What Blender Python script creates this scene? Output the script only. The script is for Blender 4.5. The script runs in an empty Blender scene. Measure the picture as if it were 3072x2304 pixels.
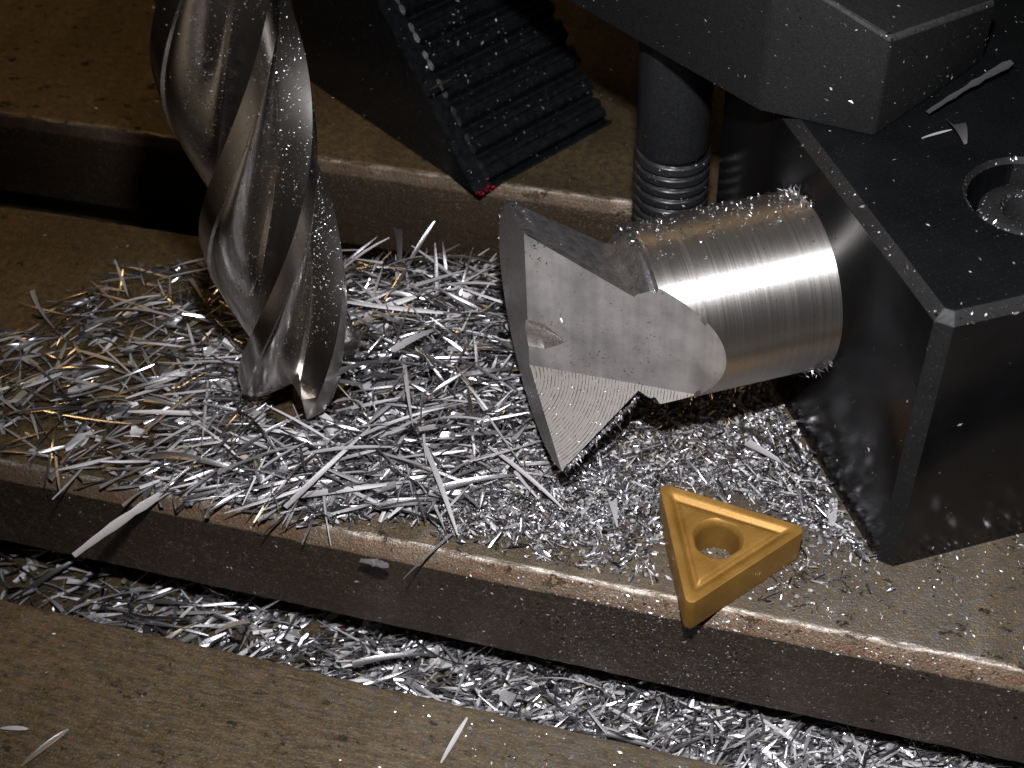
import bpy, bmesh, math, random
import numpy as np
from mathutils import Vector, Matrix

# ------------------------------------------------------------------ camera, world, light (1 unit = 1 cm)
S = bpy.context.scene
COL = S.collection
S.unit_settings.scale_length = 0.01
R = math.radians
cam = bpy.data.objects.new('camera', bpy.data.cameras.new('camera')); COL.objects.link(cam)
cam.matrix_world = Matrix(((0.9607, -0.1672, 0.2216, 0), (0.2748, 0.6855, -0.6743, 0), (-0.0391, 0.7086, 0.7045, 11.8), (0, 0, 0, 1)))
cam.data.lens = 48.06; cam.data.sensor_width = 36
cam.data.clip_start = 0.1; cam.data.clip_end = 300
cam.data.dof.use_dof = True; cam.data.dof.focus_distance = 14.6; cam.data.dof.aperture_fstop = 0.65
S.camera = cam
W = bpy.data.worlds.new('World'); S.world = W; W.use_nodes = True
W.node_tree.nodes['Background'].inputs[0].default_value = (1.0, 0.84, 0.66, 1)
W.node_tree.nodes['Background'].inputs[1].default_value = 0.016

def lamp(name, kind, loc, target, energy, color, **kw):
    d = bpy.data.lights.new(name, kind); d.energy = energy; d.color = color
    for k, x in kw.items(): setattr(d, k, x)
    o = bpy.data.objects.new(name, d); COL.objects.link(o); o.location = loc
    o.rotation_euler = (Vector(target) - Vector(loc)).to_track_quat('-Z', 'Y').to_euler()
    return o
lamp('flash', 'SPOT', (-0.55, 3.1, 13.3), (-0.6, 9.4, 0.5), 17500, (0.985, 0.965, 1.0), spot_size=R(84), spot_blend=1.0, shadow_soft_size=0.35)
lamp('shop_light', 'AREA', (-26, 26, 22), (-8, 12, 0), 1000, (1.0, 0.62, 0.26), size=5)
S.view_settings.view_transform = 'Standard'; S.view_settings.look = 'None'
S.view_settings.exposure = 0.0; S.view_settings.gamma = 1

rnd = random.Random(7)
rng = np.random.default_rng(11)

# ------------------------------------------------------------------ materials
class NT:
    def __init__(s, name):
        s.m = bpy.data.materials.new(name); s.m.use_nodes = True
        s.t = s.m.node_tree; s.b = s.t.nodes['Principled BSDF']
        s.tc = s.t.nodes.new('ShaderNodeTexCoord')
    def n(s, typ, **kw):
        x = s.t.nodes.new('ShaderNode' + typ)
        for k, v in kw.items(): setattr(x, k, v)
        return x
    def l(s, a, b): s.t.links.new(a, b)
    def set(s, **kw):
        for k, v in kw.items():
            s.b.inputs[k.replace('_', ' ')].default_value = v
    def obj(s, scale=(1, 1, 1), rot=(0, 0, 0)):
        mp = s.n('Mapping'); mp.inputs['Scale'].default_value = scale; mp.inputs['Rotation'].default_value = rot
        s.l(s.tc.outputs['Object'], mp.inputs[0]); return mp.outputs[0]
    def noise(s, vec, scale, detail=4, rough=.55, dist=0):
        x = s.n('TexNoise'); x.inputs['Scale'].default_value = scale; x.inputs['Detail'].default_value = detail
        x.inputs['Roughness'].default_value = rough; x.inputs['Distortion'].default_value = dist
        s.l(vec, x.inputs['Vector']); return x.outputs['Fac']
    def ramp(s, fac, stops):
        r = s.n('ValToRGB'); e = r.color_ramp.elements
        while len(e) < len(stops): e.new(0.5)
        for k, (p, c) in enumerate(stops):
            e[k].position = p; e[k].color = (c, c, c, 1) if isinstance(c, (int, float)) else (*c, 1)
        s.l(fac, r.inputs[0]); return r.outputs[0]
    def math(s, op, a, b=None, c=None, clamp=False):
        m = s.n('Math', operation=op, use_clamp=clamp)
        for k, q in enumerate((a, b, c)):
            if q is None: continue
            if isinstance(q, (int, float)): m.inputs[k].default_value = q
            else: s.l(q, m.inputs[k])
        return m.outputs[0]
    def mix(s, fac, a, b):
        m = s.n('Mix', data_type='RGBA')
        for k, q in ((0, fac), (6, a), (7, b)):
            if isinstance(q, (int, float)): m.inputs[k].default_value = q
            elif isinstance(q, tuple): m.inputs[k].default_value = (*q, 1)
            else: s.l(q, m.inputs[k])
        return m.outputs[2]
    def sep(s, vec):
        x = s.n('SeparateXYZ'); s.l(vec, x.inputs[0]); return x.outputs
    def bump(s, h, strength, dist, prev=None):
        b = s.n('Bump'); b.inputs['Strength'].default_value = strength; b.inputs['Distance'].default_value = dist
        s.l(h, b.inputs['Height'])
        if prev is not None: s.l(prev, b.inputs['Normal'])
        s.l(b.outputs[0], s.b.inputs['Normal']); return b.outputs[0]

def mat_table():
    k = NT('oily_cast_table'); v = k.obj()
    blot = k.noise(v, 0.55, 6, .6); fine = k.noise(v, 9, 8, .7); grain = k.noise(v, 38, 3, .6)
    scr = k.noise(k.obj((.7, 22, 6), (0, 0, R(31))), 2.2, 5, .7)
    scr2 = k.noise(k.obj((14, 1.0, 6), (0, 0, R(-35))), 1.6, 4, .7)
    c = k.mix(k.ramp(blot, [(.35, 0.0), (.65, 1.0)]), (0.066, 0.043, 0.016), (0.125, 0.088, 0.043))
    c = k.mix(k.ramp(fine, [(.42, 0.0), (.60, .75)]), c, (0.030, 0.024, 0.017))
    c = k.mix(k.ramp(grain, [(.55, 0.0), (.68, .5)]), c, (0.22, 0.19, 0.15))
    c = k.mix(k.ramp(scr, [(.68, 0.0), (.74, .45)]), c, (0.24, 0.20, 0.14))
    # paler grey mixed in round one point, fading with distance, broken by noise
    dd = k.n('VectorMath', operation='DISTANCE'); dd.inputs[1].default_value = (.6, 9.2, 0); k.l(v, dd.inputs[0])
    grey_fade = k.math('MULTIPLY', k.ramp(k.math('MULTIPLY', dd.outputs['Value'], .1), [(.08, 1.0), (.62, 0.0)]), k.ramp(k.noise(v, 1.6, 6, .7), [(.3, .35), (.65, 1.0)]))
    c = k.mix(k.math('MULTIPLY', grey_fade, k.ramp(fine, [(.35, .10), (.6, .5)])), c, (0.17, 0.165, 0.16))
    pits = k.noise(k.obj((1, 1.6, 1), (0, 0, .4)), 3.1, 7, .75)
    c = k.mix(k.ramp(pits, [(.60, 0.0), (.66, .7)]), c, (0.022, 0.016, 0.010))
    nz = k.n('NewGeometry'); z = k.sep(nz.outputs['Normal'])[2]
    wall = k.math('SUBTRACT', 1.0, k.math('SMOOTH_MIN', k.math('MULTIPLY', k.math('ABSOLUTE', z), 1.03), 1.0, 0.01), clamp=True)
    wall = k.ramp(wall, [(.05, 0.0), (.25, 1.0)])
    rs = k.noise(k.obj((.7, 5, 5)), 2.0, 7, .7)
    rust = k.mix(k.ramp(rs, [(.38, 0.0), (.66, 1.0)]), (0.125, 0.098, 0.066), (0.115, 0.058, 0.030))
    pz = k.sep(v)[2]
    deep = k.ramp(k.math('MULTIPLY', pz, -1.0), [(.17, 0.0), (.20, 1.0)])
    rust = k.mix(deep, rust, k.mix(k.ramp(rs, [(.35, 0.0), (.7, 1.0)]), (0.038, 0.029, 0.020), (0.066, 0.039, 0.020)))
    rust = k.mix(k.ramp(grain, [(.56, 0.0), (.7, .6)]), rust, (0.25, 0.21, 0.17))
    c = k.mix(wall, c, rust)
    # bright worn line along the slot edges
    att = k.n('Attribute', attribute_name='wear')
    w = k.math('MULTIPLY', att.outputs['Fac'], k.ramp(k.noise(k.obj((1, 6, 6)), 3.2, 6, .8), [(.44, 0.0), (.60, 1.0)]))
    c = k.mix(w, c, (0.42, 0.385, 0.34))
    k.l(c, k.b.inputs['Base Color'])
    k.l(k.math('ADD', 0.45, k.math('MULTIPLY', w, 0.35)), k.b.inputs['Metallic'])
    k.l(k.ramp(fine, [(.3, .33), (.7, .50)]), k.b.inputs['Roughness'])
    h = k.math('ADD', k.math('MULTIPLY', grain, .6), k.math('ADD', fine, k.math('ADD', k.math('MULTIPLY', scr, .12), k.math('SUBTRACT', k.math('MULTIPLY', scr2, .5), k.math('MULTIPLY', k.ramp(pits, [(.60, 0.0), (.66, 1.0)]), 1.2)))))
    k.bump(h, .9, 0.016)
    return k.m

def mat_simple(name, col, metal, rough, nscale=30, bump=.3, bd=.006, spec=.5, var=.35, speck=0.0, coat=0.0):
    k = NT(name); v = k.obj()
    a = k.noise(v, nscale, 4, .6)
    dark = tuple(x * (1 - var) for x in col); lite = tuple(min(1, x * (1 + var)) for x in col)
    c = k.mix(k.ramp(a, [(.3, 0.0), (.7, 1.0)]), dark, lite)
    if speck:
        c = k.mix(k.ramp(k.noise(v, nscale * 2.2, 2, .6), [(.66, 0.0), (.74, speck)]), c, (.5, .5, .48))
    k.l(c, k.b.inputs['Base Color']); k.set(Metallic=metal, Specular_IOR_Level=spec)
    k.l(k.ramp(k.noise(v, nscale * .3, 5, .6), [(.3, max(0.03, rough - .07)), (.7, rough + .07)]), k.b.inputs['Roughness'])
    if coat: k.set(Coat_Weight=coat, Coat_Roughness=.08)
    k.bump(a, bump, bd)
    return k.m

def mat_turned():
    k = NT('turned_steel')            # lathe lines run round the axis (object x)
    lines = k.noise(k.obj((26, .16, .16)), 3.0, 5, .7)
    fine = k.noise(k.obj((60, .8, .8)), 4.0, 3, .7)
    grit = k.noise(k.obj(), 34, 3, .6)
    c = k.mix(k.ramp(lines, [(.35, 0.0), (.65, 1.0)]), (0.44, 0.425, 0.40), (0.56, 0.545, 0.52))
    c = k.mix(k.ramp(grit, [(.64, 0.0), (.75, .7)]), c, (0.16, 0.14, 0.12))
    k.l(c, k.b.inputs['Base Color']); k.set(Metallic=.97, Anisotropic=.9, Anisotropic_Rotation=.25)
    tg = k.n('Tangent', direction_type='RADIAL', axis='X'); k.l(tg.outputs[0], k.b.inputs['Tangent'])
    k.l(k.ramp(lines, [(.3, .44), (.7, .55)]), k.b.inputs['Roughness'])
    k.bump(k.math('ADD', k.math('MULTIPLY', lines, .6), k.math('ADD', k.math('MULTIPLY', fine, .6), k.math('MULTIPLY', grit, .6))), 0.16, 0.004)
    return k.m

def mat_milled():
    k = NT('milled_flat_steel')
    band = k.noise(k.obj((9, 9, .35)), 1.0, 3, .55)
    cloud = k.noise(k.obj(), 1.3, 5, .6); fine = k.noise(k.obj((14, 14, 60)), 1.2, 4, .7)
    pit = k.noise(k.obj(), 24, 2, .5); area = k.noise(k.obj(), 1.7, 2, .5)
    c = k.mix(k.ramp(k.math('ADD', k.math('MULTIPLY', band, .25), k.math('MULTIPLY', cloud, .75)), [(.36, 0.0), (.64, 1.0)]), (0.20, 0.192, 0.187), (0.41, 0.392, 0.380))
    p = k.math('MULTIPLY', k.ramp(pit, [(.64, 0.0), (.70, 1.0)]), k.ramp(area, [(.47, 0.0), (.6, 1.0)]))
    c = k.mix(p, c, (0.10, 0.055, 0.03))
    k.l(c, k.b.inputs['Base Color']); k.set(Metallic=.5)
    k.l(k.ramp(cloud, [(.3, .36), (.7, .52)]), k.b.inputs['Roughness'])
    k.bump(k.math('ADD', fine, k.math('MULTIPLY', band, .4)), 0.5, 0.006)
    return k.m

def mat_arcs():
    k = NT('arc_milled_steel')        # cutter marks: rings round a point on the face
    sub = k.n('VectorMath', operation='DISTANCE'); sub.inputs[1].default_value = (-3.2, 0.37, -1.05)
    nz = k.noise(k.obj(), 5, 3, .6)
    k.l(k.tc.outputs['Object'], sub.inputs[0])
    d = k.math('ADD', sub.outputs['Value'], k.math('MULTIPLY', nz, .012))
    s = k.math('SINE', k.math('MULTIPLY', d, 2 * math.pi / 0.036))
    var = k.noise(k.obj(), 12, 4, .7)
    groove = k.ramp(k.math('ADD', k.math('MULTIPLY', s, .30), k.math('MULTIPLY', var, 1.0)), [(.18, 0.0), (.36, 1.0)])
    c = k.mix(groove, (0.055, 0.046, 0.039), (0.155, 0.145, 0.133))
    k.l(c, k.b.inputs['Base Color']); k.set(Metallic=.3, Roughness=.52)
    k.bump(k.math('ADD', groove, k.math('MULTIPLY', k.noise(k.obj(), 40, 3, .6), .35)), .35, 0.004)
    return k.m

def mat_mill():
    k = NT('ground_tool_steel'); v = k.obj()
    fine = k.noise(k.obj((30, 30, 3), (0, R(30), 0)), 1.5, 4, .6); sm = k.noise(v, .9, 3, .5); grit = k.noise(v, 36, 3, .6)
    c = k.mix(k.ramp(fine, [(.3, 0.0), (.7, 1.0)]), (0.37, 0.35, 0.33), (0.43, 0.41, 0.385))
    c = k.mix(k.ramp(sm, [(.5, 0.0), (.72, .5)]), c, (0.24, 0.20, 0.165))
    k.l(c, k.b.inputs['Base Color']); k.set(Metallic=1.0)
    k.l(k.ramp(sm, [(.35, .20), (.7, .30)]), k.b.inputs['Roughness'])
    k.bump(k.math('ADD', fine, k.math('MULTIPLY', grit, .3)), .10, 0.002)
    return k.m

def mat_gold():
    k = NT('gold_coated_carbide'); v = k.obj()
    a = k.noise(v, 45, 3, .6); b = k.noise(v, 2.4, 4, .6); p = k.noise(v, 9, 3, .6)
    c = k.mix(k.ramp(b, [(.35, 0.0), (.65, 1.0)]), (0.195, 0.100, 0.017), (0.26, 0.142, 0.029))
    c = k.mix(k.ramp(a, [(.55, 0.0), (.75, .35)]), c, (0.50, 0.28, 0.07))
    c = k.mix(k.ramp(p, [(.68, 0.0), (.76, .7)]), c, (0.12, 0.07, 0.02))
    k.l(c, k.b.inputs['Base Color']); k.set(Metallic=.55)
    k.l(k.ramp(b, [(.3, .46), (.7, .56)]), k.b.inputs['Roughness'])
    scf = k.noise(k.obj((3, 30, 3), (0, 0, .7)), 2, 3, .6)
    k.bump(k.math('ADD', a, k.ramp(scf, [(.66, 0.0), (.7, 1.0)])), .4, 0.003)
    return k.m

def mat_black_oxide(name, base, rough, speck=0.0, spec=.38):
    k = NT(name); v = k.obj()
    sc = k.noise(k.obj((1, 14, 1.4), (R(25), 0, 0)), 2.5, 5, .7); g = k.noise(v, 40, 3, .6); sm = k.noise(v, 1.5, 4, .6)
    c = k.mix(k.ramp(sm, [(.35, 0.0), (.65, 1.0)]), tuple(x * .6 for x in base), base)
    if speck: c = k.mix(k.ramp(g, [(.60, 0.0), (.70, speck)]), c, (.30, .31, .32))
    scn = k.noise(k.obj((2, 2, 40), (R(8), 0, 0)), 1.3, 4, .7)
    c = k.mix(k.ramp(scn, [(.70, 0.0), (.74, .5)]), c, (.035, .036, .038))
    k.l(c, k.b.inputs['Base Color']); k.set(Metallic=.0, Specular_IOR_Level=spec)
    k.l(k.ramp(sc, [(.3, rough), (.7, rough + .12)]), k.b.inputs['Roughness'])
    k.bump(k.math('ADD', sc, k.math('MULTIPLY', g, .6 + speck)), .25 + speck * .6, 0.003 + speck * .006)
    return k.m

def mat_chip(name, col, metal, rough, bump):
    k = NT(name); g = k.n('NewGeometry')
    rn = g.outputs['Random Per Island']
    c = k.mix(rn, tuple(x * .30 for x in col), col)
    k.l(c, k.b.inputs['Base Color']); k.set(Metallic=metal)
    k.l(k.math('ADD', rough, k.math('MULTIPLY', rn, .12)), k.b.inputs['Roughness'])
    k.bump(k.noise(k.obj(), 60, 3, .6), bump, 0.006)
    return k.m

M = dict(
    table=mat_table(), turned=mat_turned(), milled=mat_milled(), arcs=mat_arcs(), mill=mat_mill(), gold=mat_gold(),
    edge=mat_simple('dark_sawn_steel', (0.17, 0.16, 0.155), .5, .45, 26, .5, .008, speck=.5),
    streaky=mat_simple('torn_steel', (0.17, 0.165, 0.165), .8, .34, 9, .6, .03, speck=.2),
    hole=mat_simple('drilled_steel', (0.62, 0.57, 0.55), .9, .28, 30, .3, .004),
    oxide=mat_black_oxide('black_oxide_ground', (0.004, 0.004, 0.0045), .13),
    oxidetop=mat_black_oxide('black_oxide_top', (0.0035, 0.0042, 0.0046), .34, .03, .20),
    bevel=mat_black_oxide('dusty_black_bevel', (0.007, 0.0073, 0.0075), .55, .08, .28),
    clamp=mat_simple('dark_grey_clamp', (0.0085, 0.0085, 0.0088), .0, .6, 42, .7, .006, spec=.22, speck=.10),
    clampedge=mat_simple('rubbed_clamp_edge', (0.06, 0.06, 0.06), .5, .45, 20, .5, .008),
    step=mat_simple('glossy_black_step', (0.006, 0.007, 0.008), .0, .21, 10, .2, .004, spec=.42, var=.5),
    stud=mat_simple('black_stud', (0.016, 0.017, 0.019), .25, .36, 30, .3, .004, speck=.06),
    bright=mat_chip('bright_chip', (0.82, 0.82, 0.86), 1.0, .17, .15),
    matte=mat_chip('matte_chip', (0.46, 0.45, 0.455), .35, .46, 1.0),
    grey=mat_chip('grey_chip', (0.40, 0.395, 0.41), .9, .30, .5),
    straw=mat_chip('straw_chip', (0.46, 0.40, 0.31), .6, .4, .5),
    red=mat_simple('red_paint', (0.45, 0.01, 0.02), .0, .35),
)

# ------------------------------------------------------------------ object helpers
def link(name, me, parent=None, mats=(), label=None, cat=None, group=None, kind=None, loc=None):
    o = bpy.data.objects.new(name, me); COL.objects.link(o)
    for m in mats: me.materials.append(M[m])
    if parent: o.parent = parent
    for key, val in (('label', label), ('category', cat), ('group', group), ('kind', kind)):
        if val: o[key] = val
    if loc: o.location = loc
    return o
def empty(name, loc, rotz=0, label=None, cat=None, group=None):
    return_o = link(name, None, None, (), label, cat, group, None, loc); return_o.rotation_euler.z = rotz; return return_o
def mesh(name, V, F, mi=None, smooth=None):
    me = bpy.data.meshes.new(name); me.from_pydata([tuple(map(float, p)) for p in V], [], [tuple(map(int, f)) for f in F])
    if mi is not None: me.polygons.foreach_set('material_index', np.asarray(mi, dtype=np.int32))
    if smooth is not None:
        me.polygons.foreach_set('use_smooth', [True] * len(me.polygons)); me.set_sharp_from_angle(angle=R(smooth))
    me.update(); return me
def prism(poly, z0, z1):
    """closed prism over a ccw xy polygon; z1 may be a function of (x, y)"""
    n = len(poly); top = z1 if callable(z1) else (lambda x, y: z1)
    V = [(x, y, z0) for x, y in poly] + [(x, y, top(x, y)) for x, y in poly]
    F = [tuple(range(n))[::-1], tuple(range(n, 2 * n))] + [(i, (i + 1) % n, n + (i + 1) % n, n + i) for i in range(n)]
    return V, F
def bm_of(V, F):
    bm = bmesh.new(); vs = [bm.verts.new(p) for p in V]
    for f in F: bm.faces.new([vs[i] for i in f])
    bmesh.ops.recalc_face_normals(bm, faces=bm.faces); return bm
def bake_boolean(me, cutters):
    a = bpy.data.objects.new('shape', me); COL.objects.link(a); cs = []
    for cm in cutters:
        c = bpy.data.objects.new('cut', cm); COL.objects.link(c); cs.append(c)
        md = a.modifiers.new('b', 'BOOLEAN'); md.operation = 'DIFFERENCE'; md.solver = 'EXACT'; md.object = c
    dg = bpy.context.evaluated_depsgraph_get()
    out = bpy.data.meshes.new_from_object(a.evaluated_get(dg))
    for o in [a] + cs: bpy.data.objects.remove(o)
    return out

# ------------------------------------------------------------------ machine table with T-slots
def build_table():
    # y, z, wear, jitter
    P = [(-6, 0, 0, 0), (6.76, 0, .15, .01), (6.84, -.035, .1, .012), (6.84, -1.45, 0, 0), (6.1, -1.45, 0, 0), (6.1, -2.28, 0, 0),
         (9.4, -2.28, 0, 0), (9.4, -1.45, 0, 0), (8.49, -1.45, 0, .006), (8.49, -.19, 0, .006), (8.60, -.035, 0, .008), (8.628, -.008, 1, .012), (8.652, 0, 1, .016), (8.675, 0, 0, 0),
         (13.0, 0, 0, 0), (13.08, -.02, .3, .01), (13.1, -.05, 0, .01), (13.1, -1.45, 0, 0), (12.3, -1.45, 0, 0), (12.3, -2.5, 0, 0), (15.9, -2.5, 0, 0),
         (15.9, -1.45, 0, 0), (15.05, -1.45, 0, .004), (15.05, -.29, 0, .006), (15.17, -.05, 0, .01), (15.19, -.015, .7, .012), (15.22, 0, .6, .02), (15.26, 0, 0, 0),
         (45, 0, 0, 0), (45, -4, 0, 0), (-6, -4, 0, 0)]
    xs = np.arange(-48, 30.01, .1); n = len(P); V = []; wear = []
    for i, x in enumerate(xs):
        for (y, z, w, j) in P:
            k = j * (math.sin(x * 3.1 + y * 9) * .5 + rnd.uniform(-1, 1)) * .8 if j else 0
            dz = -abs(k) * .6 if w else 0
            V.append((x, y + (k if j else 0), z + (dz if j else 0))); wear.append(w)
    F = [(i * n + a, (i + 1) * n + a, (i + 1) * n + (a + 1) % n, i * n + (a + 1) % n) for i in range(len(xs) - 1) for a in range(n)]
    F += [tuple(range(n)), tuple(range((len(xs) - 1) * n, len(xs) * n))[::-1]]
    me = mesh('machine_table', V, F, smooth=30)
    at = me.attributes.new('wear', 'FLOAT', 'POINT'); at.data.foreach_set('value', wear)
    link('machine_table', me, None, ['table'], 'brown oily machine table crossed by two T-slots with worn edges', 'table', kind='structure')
build_table()

# ------------------------------------------------------------------ homemade dovetail cutter blank (local: x = -t along the axis, y = v, z up)
CW = Vector((-.461, 11.746, 1.945)); TH = R(31.4)
def build_workpiece():
    root = empty('cutter_blank', CW, TH, 'turned steel cutter blank with flared head and milled flats, lying over the metal slivers', 'cutter blank')
    # local frame: X=(cos,sin)=u, Y=-v ; so local point = (-t, -v, z)
    def revolve(prof, name):
        N = 224; V = []
        for t, r in prof:
            for k in range(N):
                a = 2 * math.pi * k / N; V.append((-t, r * math.cos(a), r * math.sin(a)))
        m = len(prof)
        F = [(i * N + k, i * N + (k + 1) % N, (i + 1) * N + (k + 1) % N, (i + 1) * N + k) for i in range(m - 1) for k in range(N)]
        F += [tuple(range(N))[::-1], tuple(range((m - 1) * N, m * N))]
        bm = bm_of(V, F); me = bpy.data.meshes.new(name); bm.to_mesh(me); bm.free(); return me
    Pn = lambda t, v, z: Vector((-t, -v, z))
    # pocket: region outside plane A and above plane B
    A0 = Pn(3.03, -.32, 0); A1 = Pn(1.27, .985, 0); da = (A1 - A0).normalized()
    c0 = Pn(3.03, -.32, -.70); c1 = Pn(1.65, .87 - .16, -.56)
    dc = (c1 - c0).normalized()
    B = Pn(3.03, .95, -1.20)
    db = (B - c0)
    up = Vector((0, 0, 1))
    s0 = c0 - dc * .6; s1 = c0 + dc * 3.2
    nB = dc.cross(db).normalized()
    if nB.z < 0: nB = -nB
    # cross-section quad extruded along crease
    q = [Vector((0, 0, 0)), up * 5, up * 5 + db * 4, db * 4]
    V = [s0 + x for x in q] + [s1 + x for x in q]
    F = [(0, 1, 2, 3), (4, 7, 6, 5), (0, 4, 5, 1), (1, 5, 6, 2), (2, 6, 7, 3), (3, 7, 4, 0)]
    bm = bm_of(V, F); pocket = bpy.data.meshes.new('p'); bm.to_mesh(pocket); bm.free()
    # shallow flat on the crown of the head
    T0 = Pn(3.10, -.36, 1.19); T1 = Pn(2.03, .44, .60); T2 = Pn(3.10, -1.0, 1.16)
    d1 = (T1 - T0); d2 = (T2 - T0); nT = d1.cross(d2).normalized()
    if nT.z < 0: nT = -nT
    o = T0 - d1 * .3 - d2 * .8
    V = [o, o + d1 * 1.25, o + d1 * 1.25 + d2 * 3, o + d2 * 3]; V = V + [x + nT * 2 for x in V]
    F = [(0, 1, 2, 3), (4, 7, 6, 5), (0, 4, 5, 1), (1, 5, 6, 2), (2, 6, 7, 3), (3, 7, 4, 0)]
    bm = bm_of(V, F); crown = bpy.data.meshes.new('c'); bm.to_mesh(crown); bm.free()
    # centre hole: a drilled cone along the axis from the end
    N = 48; V = [(-3.1, .24 * math.cos(a), .24 * math.sin(a)) for a in np.linspace(0, 2 * math.pi, N, endpoint=False)] + \
        [(-2.86, .20 * math.cos(a), .20 * math.sin(a)) for a in np.linspace(0, 2 * math.pi, N, endpoint=False)] + [(-2.62, 0, 0)]
    V = [(x - .02, y + .22 - (0.55 * (x + 3.03)), z - .22) for x, y, z in V]
    F = [tuple(range(N))[::-1]] + [(k, (k + 1) % N, N + (k + 1) % N, N + k) for k in range(N)] + [(N + k, N + (k + 1) % N, 2 * N) for k in range(N)]
    bm = bm_of(V, F); hole = bpy.data.meshes.new('h'); bm.to_mesh(hole); bm.free()
    nA = da.cross(up).normalized()
    def finish(me, kind):
        mats = ['turned', 'milled', 'arcs', 'edge', 'streaky', 'hole']
        for m in mats: me.materials.append(M[m])
        for p in me.polygons:
            n = p.normal; c = p.center; mi = 0
            r = math.hypot(c.y, c.z)
            if abs(abs(n.dot(nA)) - 1) < .002 and abs((c - A0).dot(nA)) < .01: mi = 1
            elif abs(abs(n.dot(nB)) - 1) < .002 and abs((c - c0).dot(nB)) < .01: mi = 2
            elif abs(n.dot(nT)) > .998 and abs((c - T0).dot(nT)) < .01: mi = 4
            elif n.x < -.98 and c.x < -2.5: mi = 3
            elif kind == 'head' and math.hypot(c.y - .14, c.z + .24) < .27 and c.x < -2.5: mi = 5
            elif kind == 'head': mi = 4
            p.material_index = mi
        me.polygons.foreach_set('use_smooth', [True] * len(me.polygons)); me.set_sharp_from_angle(angle=R(18)); me.update()
    sh = revolve([(-1.0, 1.0), (-.02, 1.0), (0.0, .99), (1.46, .99), (1.475, .955), (1.515, .955), (1.53, .985), (1.86, .985), (1.88, .97)], 'shank')
    sh = bake_boolean(sh, [pocket]); finish(sh, 'shank'); link('shank', sh, root)
    prof = [(1.88, .97), (1.90, .90), (1.95, .90), (2.04, .80)] + [(2.04 + (3.0 - 2.04) * q, .80 + (1.45 - .80) * q) for q in (.06, .25, .5, .75, 1)] + [(3.02, 1.475), (3.03, 1.47)]
    hd = revolve(prof, 'flared_head'); hd = bake_boolean(hd, [pocket, crown, hole]); finish(hd, 'head'); link('flared_head', hd, root)
    # ragged burrs hanging on the sawn edges
    V = []; F = []
    def burr(p, d, L, w):
        d = d.normalized(); s = d.cross(Vector((rnd.uniform(-1, 1), rnd.uniform(-1, 1), rnd.uniform(-1, 1)))).normalized() * w
        b = len(V); e = d.cross(s).normalized() * w * .4
        V.extend([p - s, p + s, p + e, p + d * L * .6 + s * .7 + e, p + d * L]); F.extend([(b, b + 1, b + 3), (b, b + 3, b + 4), (b + 1, b + 2, b + 3), (b + 2, b + 4, b + 3), (b + 2, b, b + 4)])
    for k in range(260):      # lower edge of face B
        q = rnd.random(); t = 3.0 - q * .95; r = 1.47 - q * .62
        # find the point on B with radius r
        best = min(((abs(math.hypot((c0 + db * s + dc * ((3.03 - t) / (-dc.x) if 0 else 0)).y, (c0 + db * s).z) - r), s) for s in np.linspace(.2, 1.2, 40)))
        base = c0 + dc * ((-t - c0.x) / dc.x); s = min(((abs(math.hypot((base + db * x).y, (base + db * x).z) - r), x) for x in np.linspace(.1, 1.3, 60)))[1]
        p = base + db * s; burr(p + Vector((0, 0, rnd.uniform(-.01, .01))), db + Vector((rnd.uniform(-1, 1), rnd.uniform(-1, 1), rnd.uniform(-1, .6))), rnd.uniform(.02, .06) * (2.6 if rnd.random() < .10 else 1), rnd.uniform(.008, .024))
    for k in range(420):      # fuzz on the crown and round the shank mouth
        a = rnd.gauss(R(100), R(13)) if k < 300 else rnd.choice([R(105), R(-38)]) + rnd.gauss(0, R(10))
        t = rnd.uniform(.0, 2.0) if k < 300 else abs(rnd.gauss(0, .12)); r = 1.0
        n = Vector((0, -math.cos(a), math.sin(a))); p = Vector((-t, 0, 0)) + n * r
        big = 2.6 if (k >= 300) else 1
        burr(p, n * .6 + Vector((rnd.uniform(-1, 1), rnd.uniform(-1, 1), rnd.uniform(-1, 1))), rnd.uniform(.018, .045) * big, rnd.uniform(.006, .014))
    for k in range(170):      # round the rim of the head
        a = rnd.uniform(R(-75), R(180)); q = rnd.random()
        n = Vector((0, -math.cos(a), math.sin(a))); 
        if n.y < -.3 * 1 and -.9 < n.z < .7: continue
        p = Vector((-3.03, 0, 0)) + n * 1.47
        burr(p, n * .3 + Vector((rnd.uniform(-1, 1), rnd.uniform(-1, 1), rnd.uniform(-1, 1))), rnd.uniform(.015, .04), rnd.uniform(.005, .012))
    me = mesh('burrs', V, F); link('burrs', me, root, ['grey'], kind='stuff')
    return root
build_workpiece()

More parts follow.
